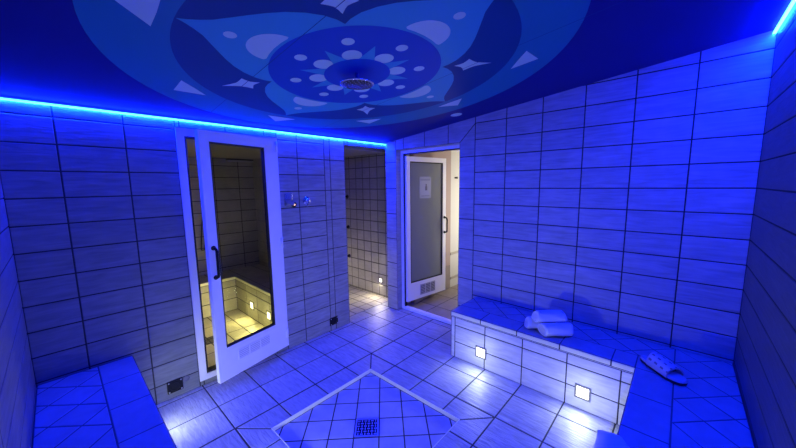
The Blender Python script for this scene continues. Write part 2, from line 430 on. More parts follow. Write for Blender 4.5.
obj('front_panel', bm, [M['tile_bench'], M['grout']], bench)
bm = bmesh.new()
tiles(bm, wy(-2.92, -1), [(rect(8.05, ZC, 16.79, ZB), (9.95, -20, 2.0, 30, 0))], h=0.022)
tiles(bm, wx(16.77, -1), [(rect(-16.36, ZC, -2.94, ZB), (-2.92, -20, 2.0, 30, 0))], h=0.022)
obj('edge_strip', bm, [M['trim'], M['grout']], bench)
bm = bmesh.new()
tiles(bm, fz(ZB), [
    (rect(8.05, -2.94, 16.75, -1.77), (9.95, -20, 2.0, 30, 0)), (rect(16.75, -16.36, 17.92, -1.77), (10, -2.92, 20, 2.0, 0)),
    diag(rect(8.05, -1.77, 17.92, -.03)), diag(rect(17.92, -LD+.03, W-.03, -.03)), (rect(16.75, -LD+.03, 17.92, -16.36), (10, -2.92, 20, 2.0, 0))], h=0.012, g=0.045)
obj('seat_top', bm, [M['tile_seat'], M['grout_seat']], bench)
bench2 = thing('tiled_bench', 'tiled bench top in the lower left corner below the led strip', 'bench', P(6, -17.7, FZ))
bm = bmesh.new()
tiles(bm, wy(-16.36, 1), [(rect(0.03, FZ+.02, 16.72, ZC-.03), (1.85, -9.92, 2.03, 1.0, 0))])
ubox(bm, (0.03, -LD+.03, FZ+.02), (16.74, -16.365, ZB-.05), 0)
obj('front_panel', bm, [M['tile_bench'], M['grout']], bench2)
bm = bmesh.new()
tiles(bm, wy(-16.36, 1), [(rect(0.03, ZC, 16.72, ZB), (1.87, -20, 2.05, 30, 0))], h=0.022)
obj('edge_strip', bm, [M['trim'], M['grout']], bench2)
bm = bmesh.new()
tiles(bm, fz(ZB), [(rect(0.03, -17.47, 16.72, -16.34), (1.87, -20, 2.05, 30, 0)), diag(rect(0.03, -LD+.03, 16.72, -17.47))], h=0.012, g=0.045)
obj('seat_top', bm, [M['tile_seat'], M['grout_seat']], bench2)

# ------------------------------------------------------------------ step lights (local: wall plane y=0, facing -y)
def make_step(label, loc, rz, lens, group=None, round_=False):
    t = thing('step_light', label, 'light', loc, rz, group)
    bm = bmesh.new()
    s, w = 0.054, 0.041
    for a, b, c, d in ((-s, -s, s, -w), (-s, w, s, s), (-s, -w, -w, w), (w, -w, s, w)):
        box(bm, (a, -0.008, b), (c, 0.0, d), 0)
    obj('frame', bm, M['light_frame'], t, local=True)
    bm = bmesh.new(); box(bm, (-w, -0.005, -w), (w, 0.0, w), 0)
    obj('lens', bm, lens, t, local=True)
    return t
def lamp(name, loc, rot, size, power, col, size_y=None):
    l = bpy.data.lights.new(name, 'AREA'); l.energy = power; l.color = col; l.size = size
    if size_y: l.shape = 'RECTANGLE'; l.size_y = size_y
    o = bpy.data.objects.new(name, l); C.objects.link(o); o.location = loc; o.rotation_euler = rot
    return o
def plamp(name, loc, power, col, r=0.035):
    l = bpy.data.lights.new(name, 'POINT'); l.energy = power; l.color = col; l.shadow_soft_size = r
    o = bpy.data.objects.new(name, l); C.objects.link(o); o.location = loc; return o
def facing(d): return Vector(d).to_track_quat('-Z', 'Y').to_euler()
WHITE = (0.86, 1.0, 0.84)
SP = 2.5
s1 = make_step('square lit step light in the bench front nearest the doorway', P(10.03, -2.945, -8.98), 0, M['lens'])
s2 = dup(s1, P(15.0, -2.945, -9.03), 0, 'square lit step light in the bench front nearest the right wall corner')
for x, z, pw in ((10.03, -8.98, SP), (15.0, -9.03, SP*1.15)):
    lamp('step_lamp', P(x, -3.05, z), facing((0, -1, -0.05)), 0.08, pw*0.42, WHITE)
    plamp('step_glow', P(x, -4.0, z+.1), pw*0.30, WHITE, 0.06)
# unseen bench-front lights: first inferred from its floor spill, others added as fill
for n_, (x, y, d) in enumerate(((2.4, -16.36, (0, 1, 0)), (8.6, -16.36, (0, 1, 0)), (16.77, -12.6, (-1, 0, 0)))):
    d = Vector(d); c = P(x, y, -8.95)
    bm = bmesh.new(); tt = Vector((d.y, -d.x, 0))
    frame_box(bm, Vector((c.x, c.y, 0)), tt, d, -0.041, 0.041, 0.0, 0.01, c.z-0.041, c.z+0.041)
    obj('unseen_step_lens', bm, M['lens'], bench2 if n_ < 2 else bench)
    lamp('unseen_bench_lamp', c + d*0.03, facing(d + Vector((0, 0, -0.08))), 0.08, SP*(0.55, 1.2, 0.7)[n_], WHITE)

# ------------------------------------------------------------------ led strips
def led_faces(bm):
    for f in bm.faces:
        f.normal_update()
        if f.normal.z < -0.5: f.material_index = 1
bm = bmesh.new()
n = 24
for i in range(n):
    y0, y1 = -LD+LD*i/n, -LD+LD*(i+1)/n
    ubox(bm, (0.03, y0, 3.385), (0.095, y1-0.004, 3.445), 0)
led_faces(bm)
tag(obj('led_strip', bm, [M['led_side'], M['led']]), 'glowing cyan-blue led strip along the top of the left wall', 'led strip')
bm = bmesh.new()
for i in range(n):
    y0, y1 = -LD+LD*i/n, -LD+LD*(i+1)/n
    ubox(bm, (W-0.12, y0, 5.50), (W-0.04, y1-0.004, 5.575), 0)
led_faces(bm)
tag(obj('led_strip', bm, [M['led_side_bright'], M['led_low']]), 'short glowing led strip in the top right corner above the right wall', 'led strip')

# ------------------------------------------------------------------ overhead round fixture
t = thing('rain_shower_head', 'round dark-faced shower head with chrome rim hanging at the mural centre', 'shower head', P(8.45, -10.03, 3.96))
cz = P(8.45, -10.03, 3.98)
bm = bmesh.new(); lathe(bm, cz, Vector((0, 0, 1)), [(0.088, 0.002), (0.103, 0.0), (0.106, 0.004), (0.104, 0.009), (0.05, 0.016), (0.02, 0.022), (0.014, 0.03)], 40)
obj('rim', bm, M['chrome'], t)
bm = bmesh.new(); lathe(bm, cz, Vector((0, 0, 1)), [(0.0, 0.0005), (0.09, 0.001), (0.092, 0.004), (0.0, 0.0045)], 40)
for r, k in ((0.03, 6), (0.055, 12), (0.078, 18)):
    for i in range(k):
        a = 2*PI*i/k; c = cz + Vector((r*math.cos(a), r*math.sin(a), 0.001)); cyl(bm, c, c+Vector((0, 0, -0.003)), 0.003, seg=6, mi=1)
obj('nozzle_face', bm, [M['blackmid'], M['rubber']], t)
bm = bmesh.new(); cyl(bm, cz+Vector((0, 0, 0.022)), P(8.45, -10.03, ceil_z(8.45)-.04), 0.010)
obj('pipe', bm, M['m_dark'], t)

# ------------------------------------------------------------------ left door (glass cabin)
door1 = bpy.data.objects.new('door_1', None); C.objects.link(door1); door1.location = P(0, -11.45, -9.6); struct(door1)
bm = bmesh.new()
fx0, fx1 = -0.35, 0.10
for y0, y1, z0, z1 in ((-13.9, -13.58, -9.6, 3.06), (-9.38, -9.02, -9.6, 3.06), (-13.58, -9.38, 2.70, 3.06), (-13.58, -9.38, -9.6, -9.30)):
    ubox(bm, (fx0, y0, z0), (fx1, y1, z1), 0)
obj('door_frame', bm, M['alu'], door1)
bm = bmesh.new()
for y0, y1, z0, z1 in ((-13.58, -13.49, -9.30, 2.70), (-9.47, -9.38, -9.30, 2.70), (-13.49, -9.47, 2.62, 2.70), (-13.49, -9.47, -9.30, -9.20)):
    ubox(bm, (fx0+.05, y0, z0), (fx1-.06, y1, z1), 0)
obj('door_seal', bm, M['gasket'], door1)
# leaf frame: origin at hinge, u along leaf, n toward the room
hg = P(0.30, -9.08, FZ); hg.z = 0
uu = Vector((0.97, -4.23, 0)).normalized(); nn = Vector((-uu.y, uu.x, 0))
if nn.x < 0: nn = -nn
leaf_parts = {}
def zz(z): return (z-FZ)*U
S0, S1, ZL0, ZL1 = 0.16*U, 4.37*U, zz(-9.47), zz(2.90)
GS0, GS1, GZ0, GZ1 = 0.92*U, 3.90*U, zz(-7.80), zz(2.40)
th = 0.042
def leaf_frame(o, u, n, s0, s1, z0, z1, g0, g1, gz0, gz1, d0, d1):
    bm = bmesh.new()
    for a, b, c, d in ((s0, g0, z0, z1), (g1, s1, z0, z1), (g0, g1, z0, gz0), (g0, g1, gz1, z1)):
        frame_box(bm, o, u, n, a, b, d0, d1, c, d, 0)
    return bm
leaf = obj('door_leaf', leaf_frame(hg, uu, nn, S0, S1, ZL0, ZL1, GS0, GS1, GZ0, GZ1, -th, 0), M['alu'], door1)
def gasket(o, u, n, g0, g1, gz0, gz1, d0, d1, w):
    bm = bmesh.new()
    for a, b, c, d in ((g0, g0+w, gz0, gz1), (g1-w, g1, gz0, gz1), (g0+w, g1-w, gz0, gz0+w), (g0+w, g1-w, gz1-w, gz1)):
        frame_box(bm, o, u, n, a, b, d0, d1, c, d, 0)
    return bm
obj('glass_seal', gasket(hg, uu, nn, GS0, GS1, GZ0, GZ1, -th+.004, -0.003, 0.011), M['gasket'], leaf)
bm = bmesh.new(); frame_box(bm, hg, uu, nn, GS0+.006, GS1-.006, -th/2-.003, -th/2+.003, GZ0+.006, GZ1-.006)
obj('glass_pane', bm, M['glass'], leaf)
def handle(o, u, n, s, za, zb, side, out=0.045, r=0.011):
    bm = bmesh.new()
    q = lambda d, z: o + u*s + n*d + Vector((0, 0, z))
    base = 0 if side > 0 else -th
    pts = [q(base, za)] + [q(base+side*out*math.sin(t), za+0.022*(1-math.cos(t))) for t in (0.5, 1.0, 1.57)]
    pts += [q(base+side*out, za+(zb-za)*k/4) for k in (1, 2, 3)]
    pts += [q(base+side*out*math.sin(t), zb-0.022*(1-math.cos(t))) for t in (1.57, 1.0, 0.5)] + [q(base, zb)]
    tube(bm, pts, r, 12)
    for z in (za, zb): cyl(bm, q(base, z), q(base+side*0.006, z), r*1.7, seg=16)
    return bm
hs = 4.13*U
obj('door_handle', handle(hg, uu, nn, hs, zz(-4.05), zz(-2.6), 1), M['black'], leaf)
obj('door_handle', handle(hg, uu, nn, hs, zz(-4.05), zz(-2.6), -1), M['black'], leaf)
def vent(o, u, n, s0, s1, z0, z1, slats=9):
    bm = bmesh.new()
    w = 0.006
    frame_box(bm, o, u, n, s0, s1, 0.0, 0.002, z0, z1, 1)
    for a, b, c, d in ((s0, s1, z0, z0+w), (s0, s1, z1-w, z1), (s0, s0+w, z0+w, z1-w), (s1-w, s1, z0+w, z1-w)):
        frame_box(bm, o, u, n, a, b, 0.0, 0.006, c, d, 0)
    for k in range(slats):
        z = z0+w+(z1-z0-2*w)*(k+0.5)/slats
        frame_box(bm, o, u, n, s0+w, s1-w, 0.0, 0.0045, z-0.0028, z+0.0028, 0)
    for k in (0.33, 0.67):
        s = s0+(s1-s0)*k; frame_box(bm, o, u, n, s-.004, s+.004, 0, .0055, z0+w, z1-w, 0)
    return bm
obj('vent_grille', vent(hg, uu, nn, 1.35*U, 3.32*U, zz(-8.72), zz(-8.16), 5), [M['alu'], M['alu_grey']], leaf)
for z in (-8.9, -3.3, 2.2):
    bm = bmesh.new(); c = hg + uu*(0.17*U) + nn*0.012; cyl(bm, c+Vector((0, 0, zz(z))), c+Vector((0, 0, zz(z)+0.10)), 0.011, seg=14)
    obj('hinge', bm, M['alu'], leaf)

# ------------------------------------------------------------------ doorway in the far wall
door2 = bpy.data.objects.new('door_2', None); C.objects.link(door2); door2.location = P(3.9, 0.7, FZ); struct(door2)
bm = bmesh.new()
for x0, x1, z0, z1 in ((1.115, 1.37, FZ+.02, 2.90), (6.48, 6.725, FZ+.02, 2.90), (1.37, 6.48, 2.66, 2.90), (1.37, 6.48, FZ+.02, -9.66)):
    ubox(bm, (x0, 0.5, z0), (x1, 0.82, z1), 0)
obj('door_frame', bm, M['alu'], door2)
bm = bmesh.new()
for x0, x1, z0, z1 in ((1.37, 1.45, -9.66, 2.66), (1.45, 6.4, 2.58, 2.66)):
    ubox(bm, (x0, 0.58, z0), (x1, 0.80, z1), 0)
obj('door_seal', bm, M['gasket'], door2)
hr = P(1.62, 0.62, FZ); hr.z = 0
ur = Vector((0.65, 4.57, 0)).normalized(); nr = Vector((ur.y, -ur.x, 0))
ZR0, ZR1 = zz(-9.28), zz(2.47)
rs0, rs1 = 0.0, 4.60*U
leaf2 = obj('door_leaf', leaf_frame(hr, ur, nr, rs0, rs1, ZR0, ZR1, 0.40*U, 4.20*U, zz(-7.78), zz(2.08), -th, 0), M['alu'], door2)
obj('glass_seal', gasket(hr, ur, nr, 0.40*U, 4.20*U, zz(-7.78), zz(2.08), -th+.004, -0.003, 0.014), M['gasket'], leaf2)
bm = bmesh.new(); frame_box(bm, hr, ur, nr, 0.43*U, 4.17*U, -th/2-.003, -th/2+.003, zz(-7.75), zz(2.05))
obj('glass_pane', bm, M['frost'], leaf2)
obj('door_handle', handle(hr, ur, nr, 4.40*U, zz(-3.95), zz(-2.62), 1, 0.055), M['black'], leaf2)
obj('door_handle', handle(hr, ur, nr, 4.40*U, zz(-3.95), zz(-2.62), -1, 0.055), M['black'], leaf2)
obj('vent_grille', vent(hr, ur, nr, 1.45*U, 3.23*U, zz(-9.0), zz(-8.1), 6), [M['alu_grey'], M['ink']], leaf2)
bm = bmesh.new()
d0 = -th/2+.0035
frame_box(bm, hr, ur, nr, 1.50*U, 2.84*U, d0, d0+.001, zz(-0.86), zz(0.90), 0)
frame_box(bm, hr, ur, nr, 1.62*U, 2.72*U, d0+.001, d0+.0014, zz(0.58), zz(0.74), 1)
frame_box(bm, hr, ur, nr, 1.70*U, 2.66*U, d0+.001, d0+.0014, zz(-0.72), zz(-0.62), 1)
frame_box(bm, hr, ur, nr, 2.14*U, 2.38*U, d0+.001, d0+.0014, zz(-0.22), zz(0.12), 2)
frame_box(bm, hr, ur, nr, 2.19*U, 2.33*U, d0+.001, d0+.0014, zz(0.12), zz(0.30), 2)
tag(obj('paper_notice', bm, [M['paper'], M['paper_line'], M['ink']]), 'white paper notice stuck on the frosted glass door', 'notice')
for z in (-8.6, 1.4):
    bm = bmesh.new(); c = hr + nr*0.008 - ur*0.006; cyl(bm, c+Vector((0, 0, zz(z))), c+Vector((0, 0, zz(z)+0.10)), 0.011, seg=14)
    obj('hinge', bm, M['alu'], leaf2)

# hallway behind that doorway
bm = bmesh.new()
tiles(bm, fz(FZ-0.01), [(rect(-4, 0.9, 12, 14), (0.6, 0.3, 2.4, 2.4, 0))], g=0.05, h=0.01)
ubox(bm, (-4, 0.9, FZ-.5), (12, 14, FZ-.03), 1)
struct(obj('floor_hall', bm, [M['tile_hall'], M['grout']]))
bm = bmesh.new()
ubox(bm, (0.5, 1.9, FZ), (1.30, 7.45, 3.4), 0)
tiles(bm, wx(1.30, 1), [(rect(1.9, FZ, 7.45, -7.6), (1.1, -9.9, 3.2, 2.3, 0), 2)], h=0.02)
struct(obj('wall_hall_left', bm, [M['tan'], M['grout'], M['tile_hall']]))
bm = bmesh.new()
ubox(bm, (0.5, 7.46, FZ), (1.28, 14, 3.4), 0)
for z in (-9.05, -6.6): ubox(bm, (1.26, 7.46, z), (1.36, 14, z+0.22), 1)
struct(obj('wall_hall_far_left', bm, [M['paint'], M['plaster_dim']]))
bm = bmesh.new(); ubox(bm, (0.5, 14, FZ), (12, 14.5, 3.4), 0); struct(obj('wall_hall_back', bm, M['tan']))
bm = bmesh.new(); ubox(bm, (11.5, 0.9, FZ), (12, 14, 3.4), 0); struct(obj('wall_hall_right', bm, M['tan']))
bm = bmesh.new(); ubox(bm, (-0.9, 1.9, 3.4), (12, 14.5, 3.9), 0); ubox(bm, (0.9, 0.9, 3.4), (12, 1.9, 3.9), 0); struct(obj('ceiling_hall', bm, M['paint']))
bm = bmesh.new(); c = P(1.28, 8.2, 0.86); cyl(bm, c, c+Vector((0.03, 0, 0)), 0.012, seg=14); lathe(bm, c+Vector((0.03, 0, 0)), Vector((1, 0, 0)), [(0.012, 0), (0.02, 0.004), (0.02, 0.012), (0, 0.016)], 16)
tag(obj('coat_hook', bm, M['blackmid']), 'small dark hook on the bright wall beyond the open doorway', 'hook')
lamp('hall_lamp', P(6.0, 9.6, -2.6), facing((-1, -0.1, 0)), 0.5, 15, (1.0, 0.95, 0.78), 1.6)
lamp('hall_lamp_near', P(6.5, 4.0, 3.3), facing((-0.5, 0.2, -1)), 0.5, 3.8, (1.0, 0.80, 0.66))

# ------------------------------------------------------------------ shower passage behind the left wall
bm = bmesh.new()
sg = (-0.97*12+0.08, 0.02, 0.97, 0.97, 0)
tiles(bm, wy(1.46, -1), [(rect(-9.2, FZ, 0.9, 3.0), (-9.4+0.07, -9.79, 0.97, 0.97, 0))], g=0.07, h=0.02)
ubox(bm, (-9.2, 1.464, FZ), (0.9, 1.9, 3.4), 0)
struct(obj('wall_shower_back', bm, [M['tile_shower'], M['grout_soft']]))
bm = bmesh.new(); tiles(bm, wx(-9.2, 1), [(rect(-4.3, FZ, 1.46, 3.0), (0, -9.79, 0.97, 0.97, 0))], g=0.07, h=0.02); ubox(bm, (-9.9, -4.3, FZ), (-9.204, 1.9, 3.4), 0)
struct(obj('wall_shower_end', bm, [M['tile_shower'], M['grout_soft']]))
bm = bmesh.new(); ubox(bm, (-13.2, -5.2, FZ), (-0.905, -4.3, 3.4), 0); 
tiles(bm, wy(-4.3, 1), [(rect(-9.2, FZ, -0.9, 3.0), (0, -9.79, 0.97, 0.97, 0))], g=0.07, h=0.02)
tiles(bm, wy(-5.2, -1), [(rect(-13.2, FZ, -0.9, 2.75), (0, -9.9, 2.0, 1.0, 0), 2)], g=0.05, h=0.02)
struct(obj('wall_cabin_right', bm, [M['tile_shower'], M['grout'], M['tile_cabin']]))
bm = bmesh.new(); tiles(bm, fz(FZ), [(rect(-9.2, -4.3, -0.9, 1.46), (0.1, 0.2, 0.97, 0.97, 0))], g=0.07, h=0.012); ubox(bm, (-9.2, -4.3, FZ-.5), (-0.9, 1.46, FZ-.004), 1)
struct(obj('floor_shower', bm, [M['tile_cabin_floor'], M['grout_soft']]))
bm = bmesh.new(); ubox(bm, (-9.9, -4.3, 2.98), (-0.905, 1.46, 3.4), 0); struct(obj('ceiling_shower', bm, M['plaster_dim']))
bm = bmesh.new(); ubox(bm, (0.0, 0.905, FZ), (0.5, 1.455, 3.4), 0); struct(obj('wall_shower_near', bm, M['tile_shower']))
s4 = dup(s1, P(-2.3, 1.435, -8.42), 0, 'small lit step light low on the shower passage wall')
s4.scale = (0.6, 0.6, 0.6)
lamp('passage_lamp', P(-2.3, 1.30, -8.42), facing((-0.1, -1, -0.45)), 0.07, 2.6, (1.0, 0.9, 0.66))
lamp('passage_lamp', P(-6.2, -4.15, -8.42), facing((0.2, 1, -0.3)), 0.07, 3.0, (1.0, 0.9, 0.70))
# body-jet nozzles
labels = ('uppermost of three dark shower jets on the passage wall', 'middle one of three dark shower jets on the passage wall', 'lowest of three dark shower jets on the passage wall')
noz = thing('shower_jet', labels[0], 'shower jet', P(-6.72, 1.43, -0.83), 0, 'shower jets in the passage')
bm = bmesh.new(); lathe(bm, Vector((0, 0, 0)), Vector((0, -1, 0)), [(0.0, 0.0), (0.03, 0.0), (0.032, 0.012), (0.0, 0.012)], 20)
obj('wall_mount', bm, M['blackmid'], noz, local=True)
bm = bmesh.new(); lathe(bm, Vector((0, 0, 0)), Vector((0, -1, 0)), [(0.0, 0.012), (0.02, 0.012), (0.018, 0.034), (0.013, 0.04), (0.0, 0.037)], 20)
obj('nozzle', bm, M['black'], noz, local=True)
for z, lb in zip((-3.83, -6.76), labels[1:]): dup(noz, P(-6.72, 1.43, z), 0, lb)

# ------------------------------------------------------------------ steam cabin behind the glass door
CB = -12.3
bm = bmesh.new(); tiles(bm, wx(CB, 1), [(rect(-14.6, FZ, -5.2, 2.75), (-8.54, -9.9, 2.0, 1.0, 0))], g=0.05, h=0.02); ubox(bm, (CB-.9, -15.5, FZ), (CB-.004, -5.2, 3.4), 0)
struct(obj('wall_cabin_back', bm, [M['tile_cabin'], M['grout']]))
bm = bmesh.new(); tiles(bm, wy(-14.6, 1), [(rect(CB, FZ, -0.9, 2.75), (0, -9.9, 2.0, 1.0, 0))], g=0.05, h=0.02); ubox(bm, (CB, -15.5, FZ), (-0.905, -14.604, 3.4), 0)
struct(obj('wall_cabin_left', bm, [M['tile_cabin'], M['grout']]))
bm = bmesh.new(); tiles(bm, fz(FZ), [(rect(CB, -14.6, -0.9, -5.2), (-9.32, -8.54, 2.05, 1.15, 0))], g=0.06, h=0.012); ubox(bm, (CB, -14.6, FZ-.5), (-0.9, -5.2, FZ-.004), 1)
struct(obj('floor_cabin', bm, [M['tile_cabin_floor'], M['grout']]))
bm = bmesh.new(); ubox(bm, (CB-.9, -15.5, 2.75), (-0.905, -5.2, 3.4), 0); struct(obj('ceiling_cabin', bm, M['plaster_dim']))
cb = thing('tiled_bench', 'warm-lit beige tiled corner bench seen through the glass door', 'bench', P(-8, -7, FZ))
bm = bmesh.new()
tiles(bm, wx(-9.32, 1), [(rect(-11.18, FZ, -8.54, -7.35), (-8.54, -9.9, 2.0, 1.0, 0))], g=0.05, h=0.016)
tiles(bm, wy(-8.54, -1), [(rect(-9.32, FZ, -1.0, -7.35), (-9.32, -9.9, 2.0, 1.0, 0))], g=0.05, h=0.016)
ubox(bm, (CB+.03, -11.18, FZ), (-9.325, -5.23, -7.2), 0); ubox(bm, (-9.325, -8.535, FZ), (-0.93, -5.23, -7.2), 0)
obj('front_panel', bm, [M['tile_cabin'], M['grout']], cb)
bm = bmesh.new()
ubox(bm, (-9.36, -11.2, -7.32), (-9.28, -8.54, -7.12), 0); ubox(bm, (-9.36, -8.58, -7.32), (-0.95, -8.50, -7.12), 0)
obj('edge_strip', bm, M['trim'], cb)
bm = bmesh.new()
tiles(bm, fz(-7.19), [(rect(CB+.03, -11.18, -9.36, -5.23), (0, 0, 2, 2, 0)), (rect(-9.36, -8.50, -0.93, -5.23), (0, 0, 2, 2, 0))], g=0.05, h=0.014)
obj('seat_top', bm, [M['tile_cabin'], M['grout_soft']], cb)
c1 = make_step('warm lit step light deeper inside the glass-door cabin', P(-6.26, -8.56, -8.80), 0, M['lens_warm'])
c2 = dup(c1, P(-3.44, -8.56, -8.82), 0, 'warm lit step light nearer the glass door inside the cabin')
WARM = (1.0, 0.88, 0.30)
for x in (-6.26, -3.44): lamp('cabin_lamp', P(x, -8.68, -8.82), facing((-0.15, -1, -0.25)), 0.08, 3.0, WARM); plamp('cabin_glow', P(x, -9.6, -8.6), 1.3, WARM, 0.03)
t = thing('wall_lamp', 'long dark unlit lamp bar high on the cabin back wall', 'lamp', P(CB+.2, -6.4, 2.5))
bm = bmesh.new(); ubox(bm, (CB+.03, -7.5, 2.62), (CB+.5, -5.3, 2.73), 0, 0.004); obj('housing', bm, M['blackmid'], t)
bm = bmesh.new(); ubox(bm, (CB+.05, -7.5, 2.48), (CB+.44, -5.3, 2.615), 0, 0.004); obj('diffuser', bm, M['alu_grey'], t)
t = thing('hand_shower', 'hand shower with dark hose on the cabin back wall, in the door gap', 'shower', P(CB+.2, -9.6, -5))
bm = bmesh.new(); pts = [P(CB+.25, -9.55, 0.2-0.2*k) if k < 4 else P(CB+.25+.1*math.sin(k*.3), -9.55-.55*(k-4)/20, -0.6-4.3*(k-4)/20) for k in range(25)]
pts += [P(CB+.25, -10.05, -5.0), P(CB+.25, -9.9, -5.02), P(CB+.22, -9.78, -4.85), P(CB+.1, -9.75, -4.6)]
tube(bm, pts, 0.008); obj('hose', bm, M['blackmid'], t)
bm = bmesh.new(); cyl(bm, P(CB+.03, -9.55, 0.1), P(CB+.3, -9.55, 0.1), 0.014); obj('wall_mount', bm, M['steel'], t)
bm = bmesh.new(); cyl(bm, P(CB+.25, -9.55, -0.1), P(CB+.45, -9.5, 0.75), 0.014, 0.012)
lathe(bm, P(CB+.45, -9.5, 0.8), Vector((0.8, 0.1, -0.5)), [(0, -0.012), (0.03, -0.008), (0.04, 0.004), (0.036, 0.01), (0, 0.01)], 24)
obj('shower_handle', bm, M['steel'], t)
t = thing('floor_drain', 'small dark drain grate on the warm-lit cabin floor', 'drain', P(-5.0, -11.92, FZ))
bm = bmesh.new()
for a, b, c, d in ((-5.5, -12.3, -4.5, -12.2), (-5.5, -11.65, -4.5, -11.55), (-5.5, -12.2, -5.4, -11.65), (-4.6, -12.2, -4.5, -11.65)): ubox(bm, (a, b, FZ+.012), (c, d, FZ+.05), 0)
for k in range(5): ubox(bm, (-5.3+.16*k, -12.2, FZ+.012), (-5.24+.16*k, -11.65, FZ+.04), 0)
obj('grate', bm, M['blackmid'], t)

# ------------------------------------------------------------------ pit drain
t = thing('floor_drain', 'square metal floor drain in the middle of the sunken floor square', 'drain', P(PC[0], PC[1], FZ-PD))
def d45(a, b, z): return P(PC[0]+(a-b)/R2, PC[1]+(a+b)/R2, z)
def dbox(bm, a0, b0, a1, b1, z0, z1, mi=0):
    b = [d45(a0, b0, z0), d45(a1, b0, z0), d45(a1, b1, z0), d45(a0, b1, z0)]; tp = [d45(a0, b0, z1), d45(a1, b0, z1), d45(a1, b1, z1), d45(a0, b1, z1)]
    hexa(bm, b, tp, mi)
zf = FZ-PD; r = 0.50; w = 0.06
bm = bmesh.new()
for q in ((-r, -r, r, -r+w), (-r, r-w, r, r), (-r, -r+w, -r+w, r-w), (r-w, -r+w, r, r-w)): dbox(bm, *q, zf+.012, zf+.04)
obj('drain_frame', bm, M['steel'], t)
bm = bmesh.new(); dbox(bm, -r+w, -r+w, r-w, r-w, zf+.011, zf+.018); obj('drain_well', bm, M['black'], t)
bm = bmesh.new()
for i in range(6):
    for j in range(6):
        a, b = -0.36+0.145*i, -0.36+0.145*j
        if (i+j) % 2: dbox(bm, a-.06, b-.018, a+.06, b+.018, zf+.018, zf+.036)
        else: dbox(bm, a-.018, b-.06, a+.018, b+.06, zf+.018, zf+.036)
obj('drain_grate', bm, M['steel'], t)

# ------------------------------------------------------------------ black wall boxes
def wall_box(label, y0, y1, z0, z1):
    t = thing('wall_outlet', label, 'wall outlet', P(0.02, (y0+y1)/2, z0), 0, None)
    bm = bmesh.new(); ubox(bm, (0.012, y0, z0), (0.10, y1, z1), 0, 0.004); cp = obj('cover_plate', bm, M['black'], t)
    bm = bmesh.new()
    cy, cz_ = (y0+y1)/2, (z0+z1)/2
    lathe(bm, P(0.102, cy, cz_), Vector((1, 0, 0)), [(0.036, -0.002), (0.038, 0.003), (0.030, 0.004), (0.026, -0.001), (0.0, -0.001)], 28)
    obj('nozzle_ring', bm, M['black'], t)
    for a, b in ((y0+.07, z0+.07), (y1-.07, z0+.07), (y0+.07, z1-.07), (y1-.07, z1-.07)):
        bm = bmesh.new(); c = P(0.10, a, b); lathe(bm, c, Vector((1, 0, 0)), [(0.006, -0.001), (0.006, 0.0015), (0, 0.002)], 12); obj('screw', bm, M['steel'], cp)
    return t
ob1 = wall_box('black square wall outlet beside the lower left bench, left of the glass door', -15.27, -14.63, -9.58, -8.98)
bm = bmesh.new(); lathe(bm, P(0.012, -14.47, -9.16), Vector((1, 0, 0)), [(0.024, 0.0), (0.024, 0.004), (0.02, 0.006), (0, 0.006)], 24); obj('side_cap', bm, M['ink'], ob1)
wall_box('black square wall outlet low on the wall between glass door and passage', -5.88, -5.22, -9.48, -8.94)

# ------------------------------------------------------------------ shower fittings on the left wall
t = thing('shower_valve', 'round chrome shower valve with lever on the left wall', 'valve', P(0.02, -7.2, -0.95))
c = P(0.016, -7.22, -0.66)
bm = bmesh.new(); lathe(bm, c, Vector((1, 0, 0)), [(0.0, 0.0), (0.046, 0.0), (0.047, 0.006), (0.042, 0.010), (0.026, 0.012), (0.024, 0.04), (0.02, 0.046), (0, 0.046)], 32); obj('mounting_plate', bm, M['chrome'], t)
bm = bmesh.new(); cyl(bm, c+Vector((0.036, 0.0, 0.0)), c+Vector((0.05, -0.03, -0.055)), 0.009, 0.007, seg=14); obj('lever', bm, M['chrome'], t)
t = thing('push_button', 'black round push button with glowing amber centre on the left wall', 'button', P(0.02, -8.15, -1.0))
c = P(0.016, -8.14, -0.84)
bm = bmesh.new(); lathe(bm, c, Vector((1, 0, 0)), [(0.0, 0.0), (0.027, 0.0), (0.027, 0.014), (0.022, 0.02), (0.012, 0.02), (0.011, 0.017), (0, 0.017)], 28); obj('mounting_ring', bm, M['black'], t)
bm = bmesh.new(); lathe(bm, c, Vector((1, 0, 0)), [(0.011, 0.0172), (0.010, 0.021), (0.0, 0.022)], 20); obj('button_lamp', bm, M['amber'], t)
t = thing('soap_dish', 'small chrome wall dish beside the amber button, next to the glass door', 'soap dish', P(0.05, -8.62, -0.95))
bm = bmesh.new(); ubox(bm, (0.016, -8.72, -0.52), (0.07, -8.22, -0.16), 0, 0.003); obj('mounting_plate', bm, M['chrome'], t)
bm = bmesh.new()
ubox(bm, (0.075, -8.72, -0.86), (0.30, -8.24, -0.82), 0, 0.002)
for a, b, c, d in ((0.075, -8.72, 0.30, -8.69), (0.075, -8.27, 0.30, -8.24), (0.27, -8.69, 0.30, -8.27)): ubox(bm, (a, b, -0.82), (c, d, -0.68), 0)
ubox(bm, (0.02, -8.66, -0.86), (0.07, -8.30, -0.56), 0)
obj('dish', bm, M['steel'], t)

